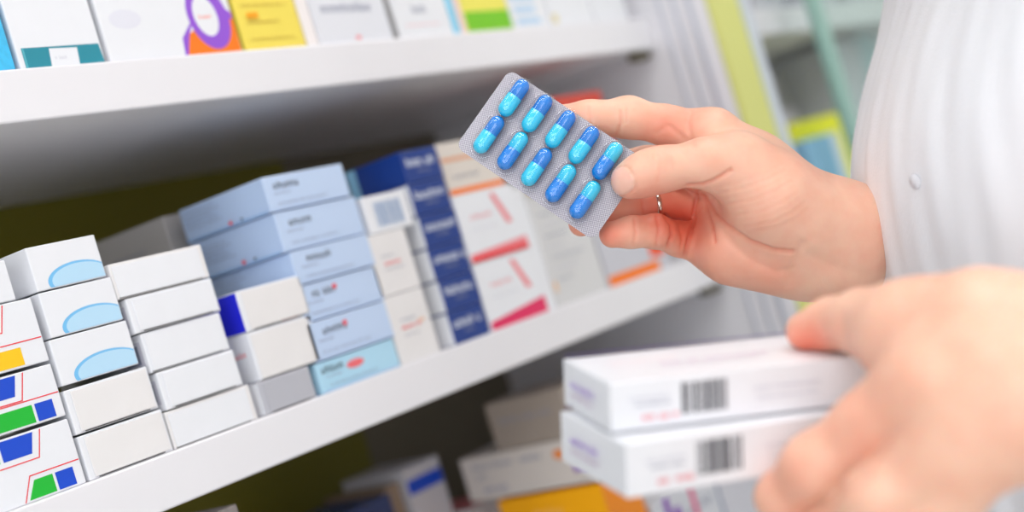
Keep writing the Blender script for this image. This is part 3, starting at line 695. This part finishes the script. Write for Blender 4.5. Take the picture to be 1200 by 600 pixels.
ringf = Group(.005, [J(681, 262, .770, 15), J(712, 248, .778, 17.5), J(766, 239, .786, 19.5), J(828, 240, .800, 25)])
pinky = Group(.004, [J(718, 274.5, .7585, 15.8), J(740, 272, .7600, 17.8), J(768, 271, .7640, 19.3), J(796, 280, .7800, 20), J(836, 286, .783, 28)])
fR = hand_sdf(palm, [thumb, index, middle, ringf, pinky], [.013, .006, .007, .005, .005])
# --- left hand
palmL = Group(.015,
    [J(1068, 392, .548, 50), J(1150, 392, .525, 66), J(1270, 410, .520, 86)],
    [J(1092, 452, .520, 54), J(1170, 450, .512, 74), J(1270, 425, .520, 82)],
    [J(1130, 508, .508, 48), J(1190, 482, .505, 66), J(1270, 430, .520, 78)],
    [J(1125, 545, .508, 34), J(1182, 478, .508, 50), J(1270, 430, .520, 74)],
    [(np.array(onD(1270, 435, .520)), .029), (np.array((.60, .07, H-.112)), .036), (np.array((.655, -.01, H-.12)), .042)])
thumbL = Group(.008, [J(944, 388, .600, 23), J(975, 379, .592, 27), J(1010, 377, .575, 34), J(1068, 390, .550, 50)])
indexL = Group(.008, [J(918, 600, .585, 25), J(914, 583, .560, 25), J(954, 546, .545, 34), J(1020, 500, .535, 40), J(1092, 452, .520, 54)])
middleL = Group(.008, [J(960, 660, .575, 28), J(965, 632, .550, 32), J(1030, 586, .520, 40), J(1130, 512, .508, 50)])
ringL = Group(.008, [J(1010, 720, .570, 27), J(1010, 690, .550, 31), J(1070, 650, .515, 34), J(1125, 548, .508, 34)])
pinkL = Group(.008, [J(1075, 750, .560, 24), J(1080, 725, .545, 27), J(1110, 690, .515, 28), J(1125, 572, .508, 26)])
fL = hand_sdf(palmL, [thumbL, indexL, middleL, ringL, pinkL], [.022, .014, .014, .014, .014])
def pts_bounds(groups, pad=.004):
    P_ = [(p, r) for g in groups for s in g.seg for p, r in s]
    return np.min([p-r for p, r in P_], 0)-pad, np.max([p+r for p, r in P_], 0)+pad
# cheap value noise for skin relief
def vnoise(V, s, seed):
    r = np.random.default_rng(seed); o = np.zeros(len(V))
    for _ in range(7):
        k = r.normal(size=3); k = k/np.linalg.norm(k)*s*r.uniform(.6, 1.5); o += np.sin(V@k+r.uniform(0, 6.28))
    return o/7
VR, FR = surface_nets(fR, *pts_bounds([palm, thumb, index, middle, ringf, pinky]), .00115); VR, NR = project(fR, VR)
px, dep = to_px(VR); vis = np.clip(-(NR@fwd)*2.2, 0, 1)
disp = np.zeros(len(VR)); crease = np.zeros(len(VR))
def cre(pts, w, dpt, lo=None, hi=None):
    global disp, crease
    m = np.ones(len(VR)) if lo is None else ((dep > lo) & (dep < hi)).astype(float)
    g = np.exp(-(poly_dist(px, pts)/w)**2)*vis*m; disp -= g*dpt; crease = np.maximum(crease, g*min(1, dpt/.0012)*(w < 2.9))
NEAR = .757
cre([(806, 218), (823, 217), (836, 212), (846, 206), (857, 199)], 2.2, .0014, 0, NEAR)                # thumb base crease
cre([(818, 216), (815, 240), (811, 265), (805, 290), (798, 309)], 1.9, .0026, .745, .81)
cre([(822, 228), (830, 250), (835, 266), (838, 284)], 1.6, .0014, .74, .81)
cre([(824, 230), (838, 250), (852, 264), (878, 283), (906, 293), (928, 295)], 2.6, .0015, .70, .81)
cre([(845, 268), (862, 290), (885, 308), (910, 318), (926, 316)], 4, .0006)
cre([(940, 286), (934, 296), (930, 312), (922, 334)], 5.0, .0009)
cre([(950, 300), (975, 312), (1010, 322)], 9, .0008)
for a in range(9):                                                                                     # thenar wrinkles
    y = 222+a*6.5; cre([(838+a*5, y-2), (865+a*6, y-8), (893+a*5, y-18), (915+a*4, y-30)], 1.7, .00030 if a % 2 else .00018, 0, .765)
cre([(727, 130), (728, 143), (723, 158)], 1.8, .0009); cre([(734, 128), (734, 143)], 1.6, .0005); cre([(690, 126), (693, 140), (690, 154)], 2.0, .0005)
cre([(810, 130), (806, 143), (809, 160), (812, 170)], 3.0, .0008); cre([(785, 148), (796, 158), (806, 166)], 3.2, .0007); cre([(770, 156), (780, 148)], 3.2, .0005)
cre([(743, 256), (745, 272), (742, 288)], 1.6, .0006); cre([(769, 253), (772, 270), (768, 289)], 1.6, .0007)
cre([(779, 252), (787, 262), (788, 276), (783, 289)], 1.8, .0022); cre([(796, 262), (800, 282), (796, 300)], 2.2, .0006)
cre([(771, 182), (774, 196), (770, 212)], 2.0, .0003, 0, .745); cre([(764, 181), (766, 194)], 1.6, .0002, 0, .745); cre([(786, 184), (789, 200)], 2.0, .0002, 0, .745)
cre([(752, 235), (754, 250)], 1.6, .0006, .76, .80)
# thumb nail: raised plate with a groove round it
th = math.radians(-22); q = px-np.array([727.5, 212.5]); qx = q[:, 0]*math.cos(th)+q[:, 1]*math.sin(th); qy = -q[:, 0]*math.sin(th)+q[:, 1]*math.cos(th)
se = (np.abs(qx/15.0)**2.8+np.abs(qy/16.5)**2.8)**(1/2.6); nm_ = (dep < .745)&(vis > 0)
nail = np.clip((1-se)*9, 0, 1)*nm_; groove = np.exp(-((se-1.02)/.06)**2)*nm_
disp += nail*.00018-groove*.0009*(qx > -9)
disp += vnoise(VR, 900, 3)*.00006+vnoise(VR, 260, 4)*.00018
VR = VR+NR*disp[:, None]
# blush: fingertips and pads; palm hollow and creases also get painted shade
def blob(c_, r): return np.exp(-(((px-np.array(c_))**2).sum(1))/r**2)
blR = np.clip(.75*blob((712, 273), 22)+.35*blob((660, 135), 30)+.95*blob((798, 262), 34)+.45*blob((778, 150), 26)+.35*blob((810, 140), 22)+.55*blob((760, 240), 30)+.5*blob((676, 265), 20)+.30*blob((850, 300), 50)+.35*blob((905, 325), 30)+.15*blob((730, 225), 16), 0, 1)
blR = np.clip(blR+vnoise(VR, 130, 8)*.16+.34*crease, 0, 1)*(1-nail)
VL, FL = surface_nets(fL, *pts_bounds([palmL, thumbL, indexL, middleL, ringL, pinkL]), .0020); VL, NL = project(fL, VL, 2)
pxL, depL = to_px(VL)
dl = -.0022*np.exp(-(poly_dist(pxL, [(1008, 556), (985, 576), (965, 592)])/8)**2)-.0008*np.exp(-(poly_dist(pxL, [(985, 372), (988, 392)])/4)**2)
for kx, ky, kr in ((1092, 452, 30), (1008, 494, 22), (1030, 586, 22)): dl = dl+.0012*np.exp(-((pxL-np.array((kx, ky)))**2).sum(1)/kr**2)
VL = VL+NL*dl[:, None]
bb = lambda c_, r: np.exp(-(((pxL-np.array(c_))**2).sum(1))/r**2)
blL = np.clip(.9*bb((945, 405), 32)+.25*bb((1000, 500), 60)+.3*bb((920, 560), 40)+vnoise(VL, 60, 5)*.12, 0, 1)
# --- the rest of the body, coarser: forearms, arms, torso, neck, head, legs
TC = np.array((.815, .182)); nF = np.array((-.6, .8)); nR_ = np.array((.8, .6))
def T(a, b, z): return np.array((*(TC+nR_*a+nF*b), H+z))
elR = np.array((.985, .300, H-.075)); shR = T(.150, -.05, .185); shL = T(-.165, -.01, .185); elL = np.array((.655, -.012, H-.12))
body = Group(.03,
    [(T(-.10, 0, .13), .085), (T(.10, 0, .13), .085)], [(T(-.07, .0, -.02), .085), (T(.07, .0, -.02), .085)], [(T(-.08, 0, -.25), .095), (T(.08, 0, -.25), .095)],
    [(T(0, 0, .16), .08), (T(0, 0, -.22), .09)],
    [(shR, .052), (elR, .040)], [(shL, .052), (elL, .040)],
    [(elR, .040), (np.array(onD(1150, 284, .901)), .030)],
    [(T(0, -.01, .20), .055), (T(0, .01, .31), .050)],
    [(T(-.085, 0, -.30), .085), (T(-.09, .01, -.82), .055), (T(-.09, -.02, -1.22), .040)], [(T(.085, 0, -.30), .085), (T(.09, .01, -.82), .055), (T(.09, -.02, -1.22), .040)],
    [(T(-.09, -.03, -1.262), .035), (T(-.10, .14, -1.272), .028)], [(T(.09, -.03, -1.262), .035), (T(.10, .14, -1.272), .028)])
hd = Group(.02, [(T(0, .0, .405), .088), (T(0, .02, .375), .080)], [(T(0, .045, .33), .045), (T(0, .05, .345), .050)])
nose = Group(.01, [(T(0, .100, .392), .009), (T(0, .118, .368), .011)], [(T(.088, .0, .375), .012), (T(.09, -.005, .40), .014)], [(T(-.088, .0, .375), .012), (T(-.09, -.005, .40), .014)], [(T(-.02, .094, .330), .007), (T(.02, .094, .330), .007)], [(T(-.012, .092, .320), .007), (T(.012, .092, .320), .007)])
fB = lambda P_: smin(smin(body(P_), hd(P_), .03), nose(P_), .010)
VB, FB = surface_nets(fB, *pts_bounds([body, hd, nose], .012), .0085); VB, NB = project(fB, VB, 2)
allV = np.concatenate([VR, VL, VB]); allF = np.concatenate([FR, FL+len(VR), FB+len(VR)+len(VL)])
skin = bpy.data.materials.new('skin'); skin.use_nodes = True; nt = skin.node_tree; b = nt.nodes['Principled BSDF']
at = nt.nodes.new('ShaderNodeAttribute'); at.attribute_name = 'blush_shade'; an = nt.nodes.new('ShaderNodeAttribute'); an.attribute_name = 'nail'
r1 = nt.nodes.new('ShaderNodeMix'); r1.data_type = 'RGBA'; r1.inputs[6].default_value = (*srgb((246, 197, 172)), 1); r1.inputs[7].default_value = (*srgb((234, 118, 92)), 1)
nt.links.new(at.outputs['Fac'], r1.inputs[0])
r2 = nt.nodes.new('ShaderNodeMix'); r2.data_type = 'RGBA'; r2.inputs[7].default_value = (*srgb((246, 198, 180)), 1); nt.links.new(an.outputs['Fac'], r2.inputs[0]); nt.links.new(r1.outputs[2], r2.inputs[6])
nz = nt.nodes.new('ShaderNodeTexNoise'); nz.inputs['Scale'].default_value = 90; nz.inputs['Detail'].default_value = 5
tc = nt.nodes.new('ShaderNodeTexCoord'); nt.links.new(tc.outputs['Object'], nz.inputs['Vector'])
r3 = nt.nodes.new('ShaderNodeMix'); r3.data_type = 'RGBA'; r3.blend_type = 'MULTIPLY'; r3.inputs[0].default_value = .35
cr_ = nt.nodes.new('ShaderNodeValToRGB'); cr_.color_ramp.elements[0].color = (.90, .62, .56, 1); cr_.color_ramp.elements[0].position = .25; cr_.color_ramp.elements[1].color = (1, 1, 1, 1); cr_.color_ramp.elements[1].position = .6
nt.links.new(nz.outputs['Fac'], cr_.inputs[0]); nt.links.new(cr_.outputs[0], r3.inputs[7]); nt.links.new(r2.outputs[2], r3.inputs[6]); nt.links.new(r3.outputs[2], b.inputs['Base Color'])
b.inputs['Subsurface Weight'].default_value = .35; b.inputs['Subsurface Radius'].default_value = (1, .35, .2); b.inputs['Subsurface Scale'].default_value = .004
rg = nt.nodes.new('ShaderNodeMapRange'); rg.inputs['To Min'].default_value = .48; rg.inputs['To Max'].default_value = .22; nt.links.new(an.outputs['Fac'], rg.inputs['Value']); nt.links.new(rg.outputs[0], b.inputs['Roughness'])
n2 = nt.nodes.new('ShaderNodeTexNoise'); n2.inputs['Scale'].default_value = 900; n2.inputs['Detail'].default_value = 3; nt.links.new(tc.outputs['Object'], n2.inputs['Vector'])
bu = nt.nodes.new('ShaderNodeBump'); bu.inputs['Strength'].default_value = .18; bu.inputs['Distance'].default_value = .0004; nt.links.new(n2.outputs['Fac'], bu.inputs['Height']); nt.links.new(bu.outputs['Normal'], b.inputs['Normal'])
person = np_obj('person', allV, allF, [skin])
tag(person, 'person in white coat holding a blister pack up and two boxes below', 'person')
for nme, arr in (('blush_shade', np.concatenate([blR, blL, np.full(len(VB), .1)])), ('nail', np.concatenate([nail, np.zeros(len(VL)+len(VB))]))):
    a_ = person.data.attributes.new(nme, 'FLOAT', 'POINT'); a_.data.foreach_set('value', arr.astype(np.float32))
# ring on the ring finger
a0 = ringf.seg[1][0][0]; ra0 = ringf.seg[1][0][1]; b0, rb0 = ringf.seg[1][1]; tpos = .97
c0 = a0+(b0-a0)*tpos; ax = (b0-a0)/np.linalg.norm(b0-a0); Rr = (ra0+(rb0-ra0)*tpos)+.0014
tmp = np.cross(ax, [0, 0, 1.]); tmp /= np.linalg.norm(tmp); t2 = np.cross(ax, tmp); Vv = []; Ff = []
for i in range(64):
    a = 2*math.pi*i/64; rd = tmp*math.cos(a)+t2*math.sin(a)
    for k in range(12):
        bq = 2*math.pi*k/12; Vv.append(c0+rd*(Rr+.0008*math.cos(bq))+ax*(.0013*math.sin(bq)))
for i in range(64):
    for k in range(12): Ff.append((i*12+k, i*12+(k+1) % 12, ((i+1) % 64)*12+(k+1) % 12, ((i+1) % 64)*12+k))
o = np_obj('finger_ring', Vv, Ff, [mat('silver', (225, 222, 215), .15, metal=1.)]); tag(o, 'thin silver ring worn on the hand behind the blister pack', 'ring')
# --- white coat
cloth = bpy.data.materials.new('white_cotton'); cloth.use_nodes = True; nt = cloth.node_tree; b = nt.nodes['Principled BSDF']
b.inputs['Base Color'].default_value = (*srgb((246, 248, 254)), 1); b.inputs['Roughness'].default_value = .8; b.inputs['Sheen Weight'].default_value = .25
tc = nt.nodes.new('ShaderNodeTexCoord'); wv = nt.nodes.new('ShaderNodeTexNoise'); wv.inputs['Scale'].default_value = 1400; mp = nt.nodes.new('ShaderNodeMapping'); mp.inputs['Scale'].default_value = (1, 1, .25)
nt.links.new(tc.outputs['Object'], mp.inputs['Vector']); nt.links.new(mp.outputs['Vector'], wv.inputs['Vector'])
bu = nt.nodes.new('ShaderNodeBump'); bu.inputs['Strength'].default_value = .5; bu.inputs['Distance'].default_value = .0006; nt.links.new(wv.outputs['Fac'], bu.inputs['Height']); nt.links.new(bu.outputs['Normal'], b.inputs['Normal'])
zt = [-.75, -.5, -.3, -.15, -.074, -.023, .021, .074, .12, .17, .21, .24, .262]
ft = [.215, .178, .158, .157, .1575, .1540, .1350, .097, .078, .070, .066, .062, .055]
bt = [.19, .17, .150, .140, .130, .125, .12, .115, .11, .105, .095, .08, .06]
at_ = [.24, .225, .210, .195, .190, .190, .19, .195, .20, .20, .18, .13, .075]
NZ, NA = 300, 420; Vc = np.empty((NZ, NA, 3))
zz = np.linspace(zt[0], zt[-1], NZ)
from numpy import interp
def sm(xs, ys):                                       # smooth interpolation of the coat profile
    y = interp(zz, xs, ys); k = np.ones(17)/17; yp = np.pad(y, 8, mode='edge'); return np.convolve(yp, k, 'valid')
fz, bz, az = sm(zt, ft), sm(zt, bt), sm(zt, at_)
ph = np.linspace(0, 2*math.pi, NA, endpoint=False)
for i, z in enumerate(zz):
    cph, sph = np.cos(ph), np.sin(ph); bb_ = np.where(sph > 0, fz[i], bz[i])
    s2 = np.clip((.25-z)/.2, 0, 1)
    fold = (.0020*np.sin(7*ph+5*z+1.6*np.sin(9*z))+.0014*np.sin(17*ph-9*z+2+np.sin(13*z))*(.6+.4*np.sin(21*z+ph*3))+.0009*np.sin(33*ph+24*z+1.5*np.sin(26*z))+.0005*np.sin(61*ph-30*z+2*np.sin(31*z)))*s2*.55
    # narrow soft pleats on the side that faces the aisle
    for p0, wd, hh, kk in ((3.55, .035, .0045, .5), (3.85, .03, .0035, -.4), (3.3, .03, .0030, .8), (4.15, .05, .004, .3), (2.95, .04, .003, -.3)):
        fold = fold+hh*np.exp(-((ph-p0-kk*(z-.05))/wd)**2)*s2
    rr_ = 1+fold/.15
    q = TC[None]+nR_[None]*(az[i]*cph*rr_)[:, None]+nF[None]*(bb_*sph*rr_)[:, None]
    Vc[i, :, :2] = q; Vc[i, :, 2] = H+z
I = np.arange(NZ*NA).reshape(NZ, NA); J1 = np.roll(I, -1, 1)
Fq = np.stack([I[:-1], J1[:-1], J1[1:], I[1:]], -1).reshape(-1, 4)
coat = np_obj('white_coat', Vc.reshape(-1, 3), Fq, [cloth], person)
so = coat.modifiers.new('thickness', 'SOLIDIFY'); so.thickness = .0015; so.offset = -1
def sleeve(sh, el, end, nme):
    g = Group(.03, [(sh, .068), (el, .060), (end, .052)])
    V_, F_ = surface_nets(g, *pts_bounds([g], .01), .006); V_, N_ = project(g, V_, 2)
    V_ = V_+N_*(vnoise(V_, 55, 2)*.004)[:, None]
    np_obj(nme, V_, F_, [cloth], person)
sleeve(shR+np.array([0, 0, -.01]), elR, elR+.25*(np.array(onD(1150, 284, .901))-elR), 'coat_sleeve'); sleeve(shL+np.array([0, 0, -.01]), elL, elL+.08*(np.array(onD(1270, 435, .52))-elL), 'coat_sleeve')
# hair
hg = Group(.02, [(T(0, -.02, .425), .098), (T(0, -.045, .37), .085)], [(T(0, -.07, .33), .05), (T(0, -.10, .36), .045)])
V_, F_ = surface_nets(hg, *pts_bounds([hg], .01), .007); V_, N_ = project(hg, V_, 2)
np_obj('hair', V_, F_, [mat('dark_hair', (44, 32, 26), .5, noise=.2, scale=200)], person)
def ortho(z):
    z = z/np.linalg.norm(z); x = np.cross([0, 0, 1.], z); x /= np.linalg.norm(x); y = np.cross(z, x)
    M = Matrix.Identity(4)
    for i in range(3): M[i][0] = x[i]; M[i][1] = y[i]; M[i][2] = z[i]
    return M
# a sewn button on the coat
pc, dc_ = to_px(Vc.reshape(-1, 3)); Vcf = Vc.reshape(-1, 3)
cand = np.where(((pc-np.array([1067, 214]))**2).sum(1) < 64)[0]
if len(cand):
    k = cand[np.argmin(dc_[cand])]; bm = bmesh.new(); bmesh.ops.create_cone(bm, cap_ends=True, segments=32, radius1=.0042, radius2=.0036, depth=.0012)
    bmesh.ops.bevel(bm, geom=[e for e in bm.edges], offset=.0004, segments=2, affect='EDGES')
    o = bm_obj('coat_button', bm, [mat('pearl_button', (238, 239, 246), .5)], person, True)
    n_ = np.append(Vcf[k, :2]-TC, 0); M = ortho(n_); M.translation = Vector(Vcf[k]+n_/np.linalg.norm(n_)*.001); o.matrix_world = M
# ---------------------------------------------------------------- camera, world, view
cd = bpy.data.cameras.new('camera'); co = bpy.data.objects.new('camera', cd); C.objects.link(co)
R3 = Vector(rgt); Z3 = Vector((0, 0, 1)); X = R3*cr-Z3*sr; Y = R3*sr+Z3*cr; Zb = -Vector(fwd)
M = Matrix.Identity(4)
for i in range(3): M[i][0] = X[i]; M[i][1] = Y[i]; M[i][2] = Zb[i]
M[2][3] = H; co.matrix_world = M
cd.sensor_fit = 'HORIZONTAL'; cd.sensor_width = 36; cd.lens = 36*F/1200; cd.clip_start = .05
cd.dof.use_dof = True; cd.dof.focus_distance = .752; cd.dof.aperture_fstop = 3.3
bpy.context.scene.camera = co
w = bpy.data.worlds.new('world'); bpy.context.scene.world = w; w.use_nodes = True
w.node_tree.nodes['Background'].inputs[0].default_value = (.9, .95, 1, 1); w.node_tree.nodes['Background'].inputs[1].default_value = .6
sc = bpy.context.scene; vs = sc.view_settings
sc.display_settings.display_device = 'sRGB'; vs.view_transform = 'Standard'; vs.look = 'None'; vs.gamma = 1; vs.use_curve_mapping = False; vs.exposure = -1.26
sc.cycles.use_denoising = True; sc.cycles.max_bounces = 8; sc.cycles.diffuse_bounces = 4; sc.cycles.transparent_max_bounces = 12; sc.cycles.caustics_reflective = False; sc.cycles.caustics_refractive = False
sc.cycles.sample_clamp_indirect = 4
